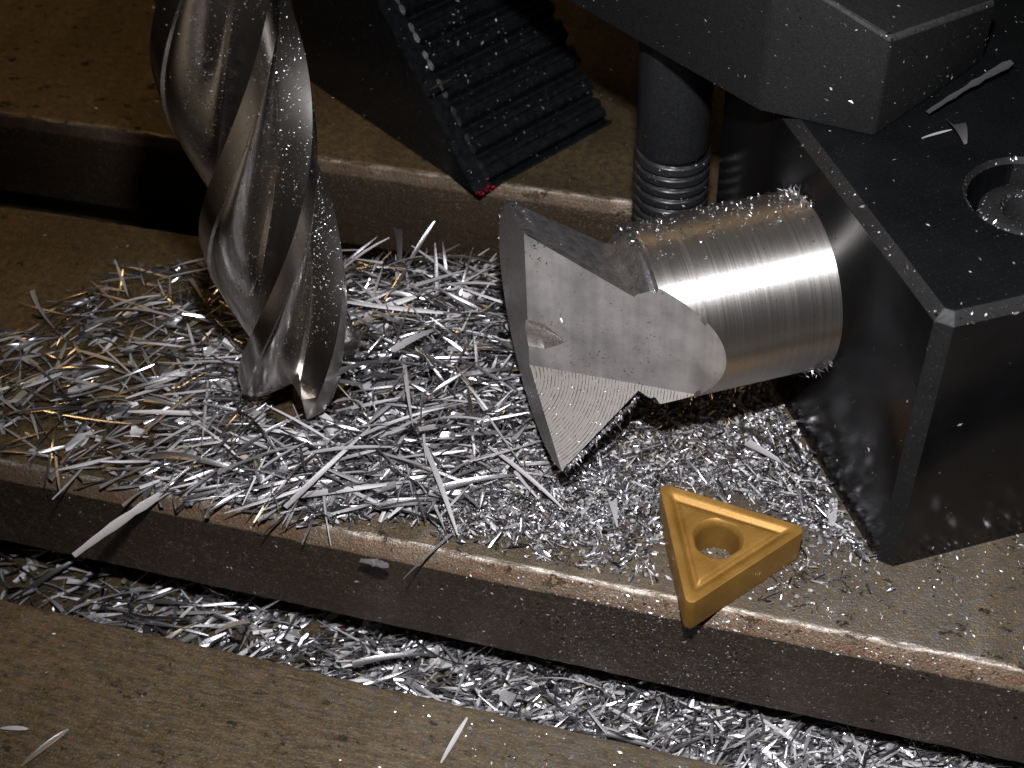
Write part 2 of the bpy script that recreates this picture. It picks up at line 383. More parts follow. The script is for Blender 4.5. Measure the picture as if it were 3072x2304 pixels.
# ------------------------------------------------------------------ black fixture block with cap screw, local x = u, y = -v, corner at origin
K = Vector((.888, 9.538, 0))
def build_block():
    root = empty('fixture_block', K, TH, 'black oxide fixture block gripping the shank of the steel cutter blank', 'fixture block')
    c = .13; zc = 3.55 - .10
    Lx, Ly, H = 9.5, 5.0, 3.55
    # bottom ring full, chamfered vertical corner at origin, bevelled top edges
    def ring(ins, z):
        return [(ins, c + ins * .4, z), (c + ins * .4, ins, z), (Lx, ins, z), (Lx, Ly - ins, z), (ins, Ly - ins, z)]
    V = ring(0, 0) + ring(0, zc) + ring(.10, H)
    F = [(4, 3, 2, 1, 0)] + [(i, (i + 1) % 5, 5 + (i + 1) % 5, 5 + i) for i in range(5)] + [(5 + i, 5 + (i + 1) % 5, 10 + (i + 1) % 5, 10 + i) for i in range(5)] + [(10, 11, 12, 13, 14)]
    bm = bm_of(V, F)
    bmesh.ops.bevel(bm, geom=[e for e in bm.edges if min(v.co.z for v in e.verts) > .01], offset=.010, segments=2, profile=.6, affect='EDGES')
    me = bpy.data.meshes.new('body'); bm.to_mesh(me); bm.free()
    sx, sy = Vector((1.60 - K.x, 11.58 - K.y, 0)).dot(Vector((math.cos(TH), math.sin(TH), 0))), Vector((1.60 - K.x, 11.58 - K.y, 0)).dot(Vector((-math.sin(TH), math.cos(TH), 0)))
    def cyl(r0, z0, r1, z1, N=72):
        A = np.linspace(0, 2 * math.pi, N, endpoint=False)
        V = [(sx + r0 * math.cos(a), sy + r0 * math.sin(a), z0) for a in A] + [(sx + r1 * math.cos(a), sy + r1 * math.sin(a), z1) for a in A]
        F = [tuple(range(N))[::-1], tuple(range(N, 2 * N))] + [(k, (k + 1) % N, N + (k + 1) % N, N + k) for k in range(N)]
        bm = bm_of(V, F); m = bpy.data.meshes.new('c'); bm.to_mesh(m); bm.free(); return m
    me = bake_boolean(me, [cyl(.60, 2.9, .60, 3.8), cyl(.58, 3.48, .72, 3.62)])
    for m in ('oxide', 'oxidetop', 'bevel'): me.materials.append(M[m])
    for p in me.polygons:
        n = p.normal; cc = p.center
        if n.z > .99 and cc.z > 3.5: mi = 1
        elif abs(n.x + 1) < .01 or abs(n.y + 1) < .01: mi = 0
        elif (n.z > .3 and cc.z > 3.4) or (n.x < -.3 and n.y < -.3): mi = 2
        else: mi = 1
        p.material_index = mi
    me.polygons.foreach_set('use_smooth', [True] * len(me.polygons)); me.set_sharp_from_angle(angle=R(35)); me.update()
    link('body', me, root)
    # cap screw: ring head with a socket recess, as a lathe profile
    prof = [(0, 3.05), (.24, 3.05), (.24, 3.36), (.27, 3.40), (.30, 3.405), (.40, 3.39), (.46, 3.34), (.47, 3.25), (.47, 2.92)]
    N = 64; V = []
    for r, z in prof:
        for k in range(N):
            a = 2 * math.pi * k / N; V.append((sx + r * math.cos(a), sy + r * math.sin(a), z))
    F = [(i * N + k, i * N + (k + 1) % N, (i + 1) * N + (k + 1) % N, (i + 1) * N + k) for i in range(1, len(prof) - 1) for k in range(N)] + [tuple(range(N, 2 * N))]
    bm = bm_of(V, F); sc = bpy.data.meshes.new('cap_screw'); bm.to_mesh(sc); bm.free()
    sc.polygons.foreach_set('use_smooth', [True] * len(sc.polygons)); sc.set_sharp_from_angle(angle=R(40))
    s = link('cap_screw', sc, root, ['clamp'])
    return root, (sx, sy)
block, SCREW = build_block()

# ------------------------------------------------------------------ strap clamp on the block, its stud down into the far slot
CL = [(-1.18, 12.45), (.04, 12.235), (1.05, 13.95), (-3.6, 17.24), (-8.06, 17.32)]
def clamp_top(x, y): return min(4.70 - .434 * (x - .04) + .005 * (y - 12.235), 6.3)
def build_clamp():
    root = empty('strap_clamp', (-.6, 13.6, 3.556), 0, 'dark grey strap clamp with sloping nose pressing on top of the black block', 'clamp')
    poly = [(x, y) for x, y in CL]
    V, F = prism(poly, 3.556, clamp_top); bm = bm_of(V, F)
    edges = [e for e in bm.edges]
    r = bmesh.ops.bevel(bm, geom=edges, offset=.045, segments=2, profile=.6, affect='EDGES', material=1)
    for v in bm.verts: v.co -= Vector((-.6, 13.6, 3.556))
    me = bpy.data.meshes.new('bar'); bm.to_mesh(me); bm.free()
    for p in me.polygons:
        if p.material_index == 1 and p.center.z < .35: p.material_index = 0
        if p.material_index == 1 and abs(p.normal.z) < .2: p.material_index = 0
    me.polygons.foreach_set('use_smooth', [True] * len(me.polygons)); me.set_sharp_from_angle(angle=R(50))
    link('bar', me, root, ['clamp', 'clampedge'])
build_clamp()
def build_stud():
    # local origin on the stud axis at table height
    prof = [(-2.2, .0), (-2.2, .46)]
    z = -2.2; N = 96
    root = empty('clamp_stud', (-2.36, 14.14, 0), 0, 'black threaded stud rising from the far slot up under the strap clamp', 'stud')
    V = []; F = []; pitch = .165; zt = 1.80; rows = []
    zs = np.arange(-2.2, zt, .011)
    for zz in zs:
        for k in range(N):
            a = 2 * math.pi * k / N; ph = ((zz + a / (2 * math.pi) * pitch) / pitch) % 1.0
            d = abs(ph - .5) * 2                      # 0 at groove centre
            r = .485 - (.055 * max(0, 1 - d / .42) ** .8)
            if zz > zt - .14: r = min(r, .485 - .02 * ((zz - zt + .14) / .14))
            V.append((r * math.cos(a), r * math.sin(a), zz))
    m = len(zs)
    F = [(i * N + k, i * N + (k + 1) % N, (i + 1) * N + (k + 1) % N, (i + 1) * N + k) for i in range(m - 1) for k in range(N)]
    link('thread', mesh('thread', V, F, smooth=60), root, ['stud'])
    V = []; pr = [(.40, 1.74), (.44, 1.80), (.455, 1.84), (.455, 3.7)]
    for r, zz in pr: V += [(r * math.cos(2 * math.pi * k / N), r * math.sin(2 * math.pi * k / N), zz) for k in range(N)]
    F = [(i * N + k, i * N + (k + 1) % N, (i + 1) * N + (k + 1) % N, (i + 1) * N + k) for i in range(3) for k in range(N)]
    link('plain_shank', mesh('plain_shank', V, F, smooth=40), root, ['stud'])
build_stud()

# ------------------------------------------------------------------ serrated step block
def build_step():
    root = empty('step_block', (-5.206, 14.817, .003), R(147), 'glossy black serrated step block with its tip over the far slot', 'step block')
    # local x = back from the tip, local y = -(ridge direction) ; ridge direction is local -y
    ang = R(50); Wd = 2.62; Lx = 4.35
    def section(teeth, drop):
        top = []; n = 18; L = Lx / math.cos(ang); d = (math.cos(ang), math.sin(ang)); nn = (-math.sin(ang), math.cos(ang))
        if not teeth:
            top = [(d[0] * s + nn[0] * -drop, d[1] * s + nn[1] * -drop) for s in (.06, L)]
        else:
            pitch = .43; s = .05
            while s + pitch < L:
                for q, h in ((0, -.17), (.08, -.165), (.16, -.10), (.26, -.02), (.36, 0.0), (.46, -.012), (.54, -.05), (.60, -.05), (.68, -.012), (.78, -.006), (.87, -.04), (.95, -.12)):
                    top.append((d[0] * (s + q * pitch) + nn[0] * h, d[1] * (s + q * pitch) + nn[1] * h))
                s += pitch
            top.append((d[0] * L - nn[0] * .075, d[1] * L - nn[1] * .075))
        return [(0.0, 0.0)] + [(.0, .05)] + top + [(Lx, top[-1][1] * .98), (Lx, 0.0)]
    def slab(name, prof, y0, y1, mats, jit=0):
        n = len(prof); V = []
        ys = np.linspace(y0, y1, 9) if jit else (y0, y1)
        for yy in ys:
            for (x, z) in prof: V.append((x + (rnd.uniform(-jit, jit) if jit else 0) * (z > .01), yy, max(0, z + (rnd.uniform(-jit, jit) if jit else 0) * (z > .01))))
        m = len(ys)
        F = [(i * n + k, i * n + (k + 1) % n, (i + 1) * n + (k + 1) % n, (i + 1) * n + k) for i in range(m - 1) for k in range(n)] + [tuple(range(n)), tuple(range((m - 1) * n, m * n))[::-1]]
        bm = bm_of(V, F); me = bpy.data.meshes.new(name); bm.to_mesh(me); bm.free()
        me.polygons.foreach_set('use_smooth', [True] * len(me.polygons)); me.set_sharp_from_angle(angle=R(35))
        return link(name, me, root, mats)
    slab('cheek', section(False, .08), 0, -.30, ['step'])
    slab('serrated_body', section(True, 0), -.302, -Wd, ['step'], .0015)
    return root
step = build_step()

# ------------------------------------------------------------------ end mill
MX, MY, MZ = -6.00, 10.33, .50
def build_mill():
    root = empty('end_mill', (MX, MY, MZ), 0, 'large fluted steel end mill hanging vertically with its tip in the metal slivers', 'end mill')
    root.rotation_euler.y = R(-1.3)
    Rm = .735; lead = 8.2; N = 288; zs = np.concatenate([np.linspace(0, .3, 12), np.arange(.33, 7.6, .03)])
    ctrl = [(0, 1.0), (.06, .997), (.125, .99), (.14, .955), (.22, .935), (.32, .895), (.42, .83), (.52, .745), (.61, .655), (.69, .575), (.76, .52), (.82, .50), (.88, .53), (.925, .62), (.96, .76), (.985, .90), (1.0, 1.0)]
    def sec(p):
        if p < .185: return 1.0 - .012 * p / .185
        if p < .205: return .988 - .045 * (p - .185) / .02
        if p < .76:
            q = (p - .205) / .555; return .943 - .373 * (q * q * (3 - 2 * q)) ** .9
        if p < .83: return .57
        return .57 + .43 * ((p - .83) / .17) ** 1.7
    th0 = R(-64)
    ph = np.concatenate([np.array([0, .05, .10, .15, .185, .205]), np.linspace(.22, 1, 90, endpoint=False)]); ph = np.concatenate([ph + q for q in range(4)]) / 4.0
    rr = np.array([sec((p * 4) % 1.0) for p in ph])
    # soften the interior of the flute only
    N = len(ph); V = []
    def end_z(p, r): # dished end with sawtooth relief and a gash
        f = (p * 4) % 1.0
        return .02 + .30 * f ** 1.1 + .10 * (1 - r / Rm)
    for i, z in enumerate(zs):
        for k in range(N):
            a = th0 + 2 * math.pi * (ph[k] + z / lead); r = rr[k] * Rm
            e = end_z(ph[k], r) if z < .31 else 0
            zz = max(z, 0) + e * max(0, 1 - z / .31)
            V.append((r * math.cos(a), r * math.sin(a), zz))
    m = len(zs)
    F = [(i * N + k, i * N + (k + 1) % N, (i + 1) * N + (k + 1) % N, (i + 1) * N + k) for i in range(m - 1) for k in range(N)]
    base = len(V); fr = [.8, .6, .4, .2, .04]
    for q in fr:
        for k in range(N):
            a = th0 + 2 * math.pi * ph[k]; r = rr[k] * Rm * q
            V.append((r * math.cos(a), r * math.sin(a), end_z(ph[k], r) * (1 if q > .3 else .0) + (.16 if q <= .3 else 0)))
    for j in range(len(fr)):
        a0 = 0 if j == 0 else base + (j - 1) * N; b0 = base + j * N
        F += [(a0 + (k + 1) % N, a0 + k, b0 + k, b0 + (k + 1) % N) for k in range(N)]
    F.append(tuple(base + (len(fr) - 1) * N + k for k in range(N)))
    bm = bm_of(V, F); me = bpy.data.meshes.new('fluted_cutter'); bm.to_mesh(me); bm.free()
    me.polygons.foreach_set('use_smooth', [True] * len(me.polygons)); me.set_sharp_from_angle(angle=R(32))
    link('fluted_cutter', me, root, ['mill'])
    N = 64; V = []
    for r, z in ((.70, 7.4), (.71, 7.5), (.71, 10.5)): V += [(r * math.cos(2 * math.pi * k / N), r * math.sin(2 * math.pi * k / N), z) for k in range(N)]
    F = [(i * N + k, i * N + (k + 1) % N, (i + 1) * N + (k + 1) % N, (i + 1) * N + k) for i in range(2) for k in range(N)] + [tuple(range(N))[::-1], tuple(range(2 * N, 3 * N))]
    link('plain_shank', mesh('plain_shank', V, F, smooth=30), root, ['mill'])
    return root
mill = build_mill()

# ------------------------------------------------------------------ carbide insert
def build_insert():
    root = empty('carbide_insert', (-.835, 9.175, .004), R(21.5), 'gold triangular carbide insert with round hole lying on the table edge', 'carbide insert')
    rho0 = .487; n_arc = 14; n_side = 16
    def outline(d):
        rho = rho0 - d; rc = max(.070 - d * .35, .018) if d < .3 else .05
        pts = []; C = [(2 * (rho - rc) * math.cos(R(a)), 2 * (rho - rc) * math.sin(R(a))) for a in (0, 120, 240)]
        for q in range(3):
            a0 = R(120 * q - 60); arc = [(C[q][0] + rc * math.cos(a0 + R(120) * j / n_arc), C[q][1] + rc * math.sin(a0 + R(120) * j / n_arc)) for j in range(n_arc + 1)]
            nx = C[(q + 1) % 3]; a1 = a0 + R(120); e = (nx[0] + rc * math.cos(a1), nx[1] + rc * math.sin(a1)); s = arc[-1]
            pts += arc + [(s[0] + (e[0] - s[0]) * j / n_side, s[1] + (e[1] - s[1]) * j / n_side) for j in range(1, n_side)]
        return pts
    rings = [(outline(.012), 0.0), (outline(0), .012), (outline(0), .436), (outline(.003), .447), (outline(.009), .45)]
    for d, z in ((.055, .447), (.085, .442), (.105, .428), (.125, .410), (.142, .404), (.158, .408), (.176, .424), (.19, .434), (.204, .437), (.23, .438)): rings.append((outline(d), z))
    tri = outline(.23); n = len(tri)
    angs = [math.atan2(y, x) for x, y in tri]
    def circ(r): return [(r * math.cos(a), r * math.sin(a)) for a in angs]
    c1 = circ(.275)
    for f in (.35, .7): rings.append(([(a[0] * (1 - f) + b[0] * f, a[1] * (1 - f) + b[1] * f) for a, b in zip(tri, c1)], .438))
    # plateau -> countersink -> bore
    rings += [(c1, .438), (circ(.268), .434), (circ(.245), .408), (circ(.228), .375), (circ(.222), .35), (circ(.222), .0)]
    V = [(x, y, z) for ring, z in rings for x, y in ring]; m = len(rings)
    F = [(i * n + k, i * n + (k + 1) % n, (i + 1) * n + (k + 1) % n, (i + 1) * n + k) for i in range(m - 1) for k in range(n)]
    F += [((m - 1) * n + k, (m - 1) * n + (k + 1) % n, (k + 1) % n, k) for k in range(n)]
    me = mesh('insert_body', V, F, smooth=28)
    link('insert_body', me, root, ['gold'])
build_insert()

# ------------------------------------------------------------------ swarf
HEAP = [(-10.71, 10.37), (-10.05, 10.98), (-9.49, 11.98), (-8.5, 12.51), (-7.48, 12.86), (-6.51, 12.79), (-5.58, 13.15), (-4.54, 13.15), (-3.99, 12.35), (-3.27, 10.83), (-2.79, 9.89), (-3.17, 9.31), (-4.05, 8.98), (-5.1, 8.55), (-6.22, 8.54), (-7.09, 8.53), (-8.17, 8.55), (-9.13, 8.73), (-9.76, 8.84)]
DENSE = [(-7.7, 11.3), (-7.0, 12.1), (-6.2, 12.7), (-4.6, 13.05), (-3.64, 11.6), (-2.88, 9.84), (-3.68, 9.15), (-5.19, 8.7), (-6.64, 8.7), (-7.46, 9.6)]
FINE = [(-3.09, 11.03), (-2.06, 11.53), (-0.8, 12.08), (-0.08, 11.62), (0.41, 10.55), (0.76, 9.63), (0.24, 9.83), (-0.74, 10.2), (-1.58, 10.2), (-1.9, 9.45), (-2.62, 9.05), (-3.87, 8.8), (-3.9, 9.6)]
def inside(p, poly):
    x, y = p; c = False; j = len(poly) - 1
    for i in range(len(poly)):
        xi, yi = poly[i]; xj, yj = poly[j]
        if (yi > y) != (yj > y) and x < (xj - xi) * (y - yi) / (yj - yi) + xi: c = not c
        j = i
    return c
def sample(poly):
    xs = [p[0] for p in poly]; ys = [p[1] for p in poly]
    while True:
        p = (rnd.uniform(min(xs), max(xs)), rnd.uniform(min(ys), max(ys)))
        if inside(p, poly): return p
def heap_h(x, y):
    a = .66 * math.exp(-((x + 4.8) / 1.7) ** 2 - ((y - 11.5) / 1.75) ** 2) + .22 * math.exp(-((x + 6.4) / 2.2) ** 2 - ((y - 9.9) / 1.3) ** 2)
    b = .12 * math.exp(-((x - .1) / .7) ** 2 - ((y - 10.9) / .8) ** 2)
    edge = min(1, max(0, (y - 8.5) / .5)) * min(1, max(0, (13.25 - y) / .5))
    return (a + b) * edge
def floor_h(x, y):
    s = 1 / (1 + math.exp(-(x + 5.5) / 2.2))
    return -2.26 + s * .30

def chip_mesh(L, w, bend, twist, thick, kind, seg=6):
    """one sliver: a curled, tapering strip with a shallow V section; returns vertices (seg*4) along +x"""
    pts = []; jag = kind == 'flake'
    for i in range(seg):
        s = i / (seg - 1); a = (s - .5) * bend
        if bend: x = L / bend * math.sin(a); z = L / bend * (1 - math.cos(a)) 
        else: x = (s - .5) * L; z = 0
        if kind == 'needle': ww = w * (math.sin(math.pi * (0.06 + .90 * s)) ** .6)
        elif kind == 'flake': ww = w * (.55 + .6 * math.sin(math.pi * (.1 + .85 * s))) * rnd.uniform(.7, 1.15)
        elif kind == 'strip': ww = w * rnd.uniform(.62, 1.15) * (1 if 0 < i < seg - 1 else .9)
        else: ww = w * (1 - .85 * s)
        t = twist * (s - .5); c, sn = math.cos(t), math.sin(t)
        sec = [(-ww / 2 * (rnd.uniform(.8, 1.2) if jag else 1), 0), (0, -ww * .24 - thick), (ww / 2 * (rnd.uniform(.8, 1.2) if jag else 1), 0), (0, -ww * .24 + thick * .6)]
        for (yy, zz) in sec: pts.append((x, yy * c - zz * sn, -z + yy * sn + zz * c + L * bend * .06))
    return pts
def chip_faces(seg, b=0):
    F = []
    for i in range(seg - 1):
        for k in range(4): F.append((b + i * 4 + k, b + i * 4 + (k + 1) % 4, b + (i + 1) * 4 + (k + 1) % 4, b + (i + 1) * 4 + k))
    F += [(b, b + 3, b + 2, b + 1), tuple(b + (seg - 1) * 4 + k for k in range(4))]
    return F
def rand_chip(scale=1.0):
    r = rnd.random()
    if r < .68: return dict(L=rnd.uniform(.35, 1.3) * scale, w=rnd.uniform(.018, .05), bend=rnd.choice([rnd.uniform(-.3, .4), rnd.uniform(-.3, .4), rnd.uniform(.3, 1.0)]), twist=rnd.uniform(-2.0, 2.0), thick=.009, kind='needle')
    if r < .88: return dict(L=rnd.uniform(.35, .95) * scale, w=rnd.uniform(.04, .10), bend=rnd.uniform(-.2, 1.0), twist=rnd.uniform(-1.8, 1.8), thick=.009, kind='taper')
    return dict(L=rnd.uniform(.2, .6) * scale, w=rnd.uniform(.07, .15), bend=rnd.uniform(-.2, 1.2), twist=rnd.uniform(-1.2, 1.2), thick=.007, kind='flake')
MATN = ['bright', 'matte', 'grey', 'straw']
def pick_mat(x): 
    w = (.24, .33, .41, .02) if x > -7.5 else (.18, .35, .40, .07)
    return rnd.choices((0, 1, 2, 3), w)[0]
def place(pts, x, y, z, yaw, pitch, roll):
    Mx = Matrix.Rotation(yaw, 3, 'Z') @ Matrix.Rotation(pitch, 3, 'Y') @ Matrix.Rotation(roll, 3, 'X')
    A = np.array(pts) @ np.array(Mx).T; return A + np.array([x, y, z])
class Pile:
    def __init__(s): s.V = []; s.F = []; s.mi = []; s.n = 0
    def add(s, pts, seg, m):
        F = chip_faces(seg, s.n); s.F += F; s.mi += [m] * len(F); s.V.append(np.asarray(pts)); s.n += len(pts)
    def build(s, name, label, cat, smooth=None):
        me = bpy.data.meshes.new(name); me.from_pydata(np.vstack(s.V).tolist(), [], s.F)
        me.polygons.foreach_set('material_index', np.array(s.mi, dtype=np.int32)); me.update()
        if smooth: me.polygons.foreach_set('use_smooth', [True] * len(me.polygons)); me.set_sharp_from_angle(angle=R(smooth))
        return link(name, me, None, MATN, label, cat, kind='stuff')
def yaw_at():
    return R(rnd.gauss(28, 32)) if rnd.random() < .62 else R(rnd.uniform(-90, 90))
def clear_of(x, y, m=.0):
    """keep slivers out of the end mill, the block, the insert and the stud"""
    if math.hypot(x - MX, y - MY) < .55 + m: return False
    d = Vector((x - K.x, y - K.y, 0)); lx = d.dot(Vector((math.cos(TH), math.sin(TH), 0)))
    if lx > -.05 - m and d.dot(Vector((-math.sin(TH), math.cos(TH), 0))) > -.1: return False
    if math.hypot(x + .852, y - 9.17) < .62 + m * .5: return False
    return True
def heap_pile():
    P = Pile()
    # bedding of short bits and crumbs
    for k in range(4800):
        poly = DENSE if rnd.random() < .8 else HEAP
        x, y = sample(poly)
        if not clear_of(x, y): continue
        h = heap_h(x, y); sub = poly is HEAP
        if sub and x < -7.3 and rnd.random() < .88: continue
        L = rnd.uniform(.08, .32)
        pts = chip_mesh(L, rnd.uniform(.02, .07), rnd.uniform(-.4, 1.0), rnd.uniform(-1, 1), .007, rnd.choice(['needle', 'flake', 'taper']), 3)
        P.add(place(pts, x, y, .03 + rnd.random() * h * .92, rnd.uniform(-3.2, 3.2), rnd.gauss(0, .35), rnd.gauss(0, .6)), 3, pick_mat(x))
    for k in range(3000):
        poly = DENSE if rnd.random() < .72 else HEAP
        x, y = sample(poly)
        if not clear_of(x, y, .12): continue
        c = rand_chip(.8); pts = chip_mesh(**c); h = heap_h(x, y)
        lift = .04 + h * rnd.random() ** .5
        pit = rnd.gauss(0, .10 + .25 * min(1, h * 2))
        P.add(place(pts, x, y, lift + abs(math.sin(pit)) * c['L'] * .3, yaw_at(), pit, rnd.gauss(0, .7)), 6, pick_mat(x))
    P.build('metal_swarf', 'heap of bright steel slivers and crumbs on the table around the end mill', 'metal shavings', 40)
heap_pile()
def fine_pile():
    P = Pile()
    for k in range(11000):
        x, y = sample(FINE)
        if k % 3 == 0: x, y = rnd.gauss(-2.2, 1.2), rnd.gauss(9.5, .55)
        if y < 8.75 or y > 12.6 or not clear_of(x, y, .02): continue
        cen = heap_h(x, y)
        L = rnd.uniform(.02, .11) if rnd.random() < .9 else rnd.uniform(.12, .34)
        pts = chip_mesh(L, rnd.uniform(.012, .05), rnd.uniform(-.6, 1.2), rnd.uniform(-1, 1), .005, rnd.choice(['needle', 'flake', 'flake']), 3)
        P.add(place(pts, x, y, .012 + rnd.random() * (cen + .03), rnd.uniform(-3.2, 3.2), rnd.gauss(0, .4), rnd.gauss(0, .8)), 3, rnd.choices((0, 1, 2, 3), (.25, .3, .42, .03))[0])
    P.build('fine_swarf', 'fine glittering steel crumbs spread under the cutter blank and along the block', 'metal crumbs')
fine_pile()
def slot_pile():
    P = Pile()
    for k in range(11500):
        x = rnd.triangular(-13.5, 5.5, 3.5); y = rnd.uniform(6.9, 9.2)
        f = .45 + .55 / (1 + math.exp(-(x + 5.4) / 1.3))
        if x < -4 and y < 7.3: y += rnd.uniform(0, 1)
        if rnd.random() > f: continue
        z = floor_h(x, y) + rnd.random() * .12
        if rnd.random() < .62: c = dict(L=rnd.uniform(.05, .25), w=rnd.uniform(.02, .08), bend=rnd.uniform(-.4, 1), twist=rnd.uniform(-1, 1), thick=.006, kind='flake', seg=3)
        else: c = rand_chip(.75); c['seg'] = 6
        pts = chip_mesh(**c)
        P.add(place(pts, x, y, z, yaw_at(), rnd.gauss(0, .22), rnd.gauss(0, .7)), c['seg'], pick_mat(x))
    P.build('slot_swarf', 'steel slivers and crumbs filling the bottom of the near T-slot', 'metal shavings', 40)
    # packed dirt that the slivers lie on
    xs = np.linspace(-14, 8, 90); ys = np.linspace(6.2, 9.35, 16)
    V = [(x, y, floor_h(x, y) - .01 + .03 * math.sin(x * 5 + y * 7) + rnd.uniform(-.02, .02)) for x in xs for y in ys]
    F = [(i * 16 + j, (i + 1) * 16 + j, (i + 1) * 16 + j + 1, i * 16 + j + 1) for i in range(89) for j in range(15)]
    link('packed_dirt', mesh('packed_dirt', V, F, smooth=60), None, ['table'], 'dark packed dirt under the slivers in the near T-slot', 'dirt', kind='stuff')
slot_pile()

# slivers large enough to tell apart: objects of their own, sharing a few meshes
protos = []
for i in range(26):
    c = rand_chip(1.0)
    if i % 13 < 8: c['kind'] = 'needle'; c['w'] = rnd.uniform(.03, .06); c['L'] = rnd.uniform(.8, 1.7)
    if 8 <= i % 13 < 11: c['kind'] = 'taper'; c['L'] = rnd.uniform(.8, 1.5); c['w'] = rnd.uniform(.07, .13)
    V = chip_mesh(seg=9, **c); me = mesh('metal_sliver', V, chip_faces(9), smooth=45); me.materials.append(M[MATN[3 if i == 8 else (0, 1, 2, 0, 1, 2, 1, 0, 0, 1, 2, 0, 1)[i % 13]]]); protos.append((me, c['L']))
def sliver(me, x, y, z, yaw, pitch, roll, label, group=None, cat='metal sliver', scale=1.0):
    o = link('metal_sliver', me, None, (), label, cat, group)
    o.location = (x, y, z); o.rotation_euler = (roll, pitch, yaw); o.scale = (scale,) * 3
    return o
cnt = 0
while cnt < 205:
    x, y = sample(DENSE if rnd.random() < .62 else HEAP)
    if not clear_of(x, y, .35) and rnd.random() < .9: continue
    if not clear_of(x, y, .05): continue
    me, L = rnd.choice(protos); left = x < -7.4; h = heap_h(x, y); pit = rnd.gauss(0, .07 + .28 * min(1, h * 1.8))
    if y < 9.1: pit *= .4
    wm = {'bright_chip': 'shiny', 'matte_chip': 'pale', 'grey_chip': 'grey', 'straw_chip': 'straw coloured'}[me.materials[0].name]
    if left: where = 'on bare brown table left of the end mill' if y > 10.6 else 'on the table edge left of the end mill'
    elif x < -6.3: where = 'behind the end mill by the far slot' if y > 10.9 else 'left of the end mill tip'
    elif y < 9.6: where = 'in the heap above the near slot'
    elif y > 12.0: where = 'at the back of the heap by the far slot'
    elif x < -4.7: where = 'in the heap just right of the end mill'
    else: where = 'in the heap beside the flared head'
    lab, grp = '%s %s sliver %s' % (wm, 'long thin' if L > .95 else 'short', where), 'steel slivers on the heap'
    sliver(me, x, y, .06 + h + abs(math.sin(pit)) * L * .38, yaw_at(), pit, rnd.gauss(0, .7), lab, grp, scale=rnd.uniform(.7, 1.1) if not left else rnd.uniform(.6, 1.0))
    cnt += 1
for k in range(70):
    x = rnd.uniform(-9.8, 4.0); y = rnd.uniform(7.1, 8.7)
    me, L = rnd.choice(protos); pit = rnd.gauss(0, .16)
    wm = {'bright_chip': 'shiny', 'matte_chip': 'pale', 'grey_chip': 'grey', 'straw_chip': 'straw coloured'}[me.materials[0].name]
    wh = 'under the jutting serrated sliver' if x < -7 else 'below the left half of the heap' if x < -5 else 'below the pale comb-edged flake' if x < -3.4 else 'below the flared head' if x < -1.6 else 'below the gold insert' if x < .4 else 'at the right end under the black block'
    sliver(me, x, y, floor_h(x, y) + .14 + abs(pit) * L * .3, yaw_at(), pit, rnd.gauss(0, .7), '%s %s sliver in the near slot %s' % (wm, 'long thin' if L > .95 else 'short', wh), 'slivers in the near T-slot', scale=rnd.uniform(.6, .95))
for k in range(14):
    x, y = sample([(-1.2, 10.9), (-.2, 11.5), (.3, 10.4), (.2, 10.0), (-.9, 10.4)])
    if not clear_of(x, y, .1): continue
    me, L = rnd.choice(protos)
    sliver(me, x, y, .12 + heap_h(x, y), R(rnd.uniform(100, 170)), rnd.gauss(0, .15), rnd.gauss(0, .7), 'steel sliver lying between the gold insert and the black block', 'slivers beside the black block', scale=.55)

def one(L, w, bend, twist, kind, mat, a, b, label, cat='metal sliver', z=0.05, dz=0, roll=0):
    """a sliver of its own from point a to point b"""
    V = chip_mesh(L, w, bend, twist, .009, kind, 12); me = mesh('metal_sliver', V, chip_faces(12), smooth=45); me.materials.append(M[mat])
    yaw = math.atan2(b[1] - a[1], b[0] - a[0]); pitch = -math.atan2(dz, max(.01, math.hypot(b[0] - a[0], b[1] - a[1])))
    return sliver(me, (a[0] + b[0]) / 2, (a[1] + b[1]) / 2, z, yaw, pitch, roll, label, cat=cat)
one(1.45, .13, .2, .3, 'strip', 'matte', (-7.72, 7.60), (-6.95, 8.80), 'wide pale serrated sliver sticking out over the near slot, lower left', z=.02, dz=.12)
one(.36, .10, .3, .4, 'flake', 'grey', (-4.63, 8.36), (-4.26, 8.32), 'pale comb-edged flake clinging to the near slot edge', 'metal flake', z=-.08, dz=.05)
one(.95, .03, .15, .6, 'needle', 'grey', (-4.02, 8.19), (-3.6, 8.95), 'thin dark sliver leaning over the near slot edge below the heap', z=.06, dz=.1)
one(1.25, .06, .35, 1.3, 'needle', 'grey', (-5.45, 11.7), (-5.0, 12.5), 'dark forked sliver standing up from the heap behind the end mill', z=.95, dz=.9)
one(1.0, .05, .2, .9, 'needle', 'grey', (-4.75, 11.7), (-4.9, 12.2), 'short dark sliver standing upright beside the flared head', z=.85, dz=.85)
one(1.9, .09, .3, .5, 'taper', 'bright', (-6.1, 12.35), (-4.3, 13.0), 'longest bright sliver bridging from the heap top to the flared head', z=.55, dz=.05)
one(1.7, .05, .5, .8, 'needle', 'straw', (-9.75, 11.6), (-8.3, 11.35), 'straw coloured thin sliver lying alone at upper left', z=.05)
one(1.2, .05, .2, .9, 'needle', 'grey', (-9.7, 12.2), (-8.6, 12.1), 'grey sliver lying farthest left above the others', z=.04)
one(.34, .06, .1, .1, 'needle', 'bright', (-5.86, 14.95), (-5.62, 15.2), 'bright splinter caught on the serrations of the step block', z=1.62, dz=.05)
one(1.3, .09, .12, .8, 'strip', 'grey', (.55, 12.72), (1.32, 13.72), 'grey sliver wedged along the clamp nose on top of the block', z=3.68, dz=.08)
one(.42, .22, .9, .5, 'taper', 'grey', (.82, 12.62), (.93, 12.28), 'curled grey flake on the black block beside the clamp nose', 'metal flake', z=3.62)
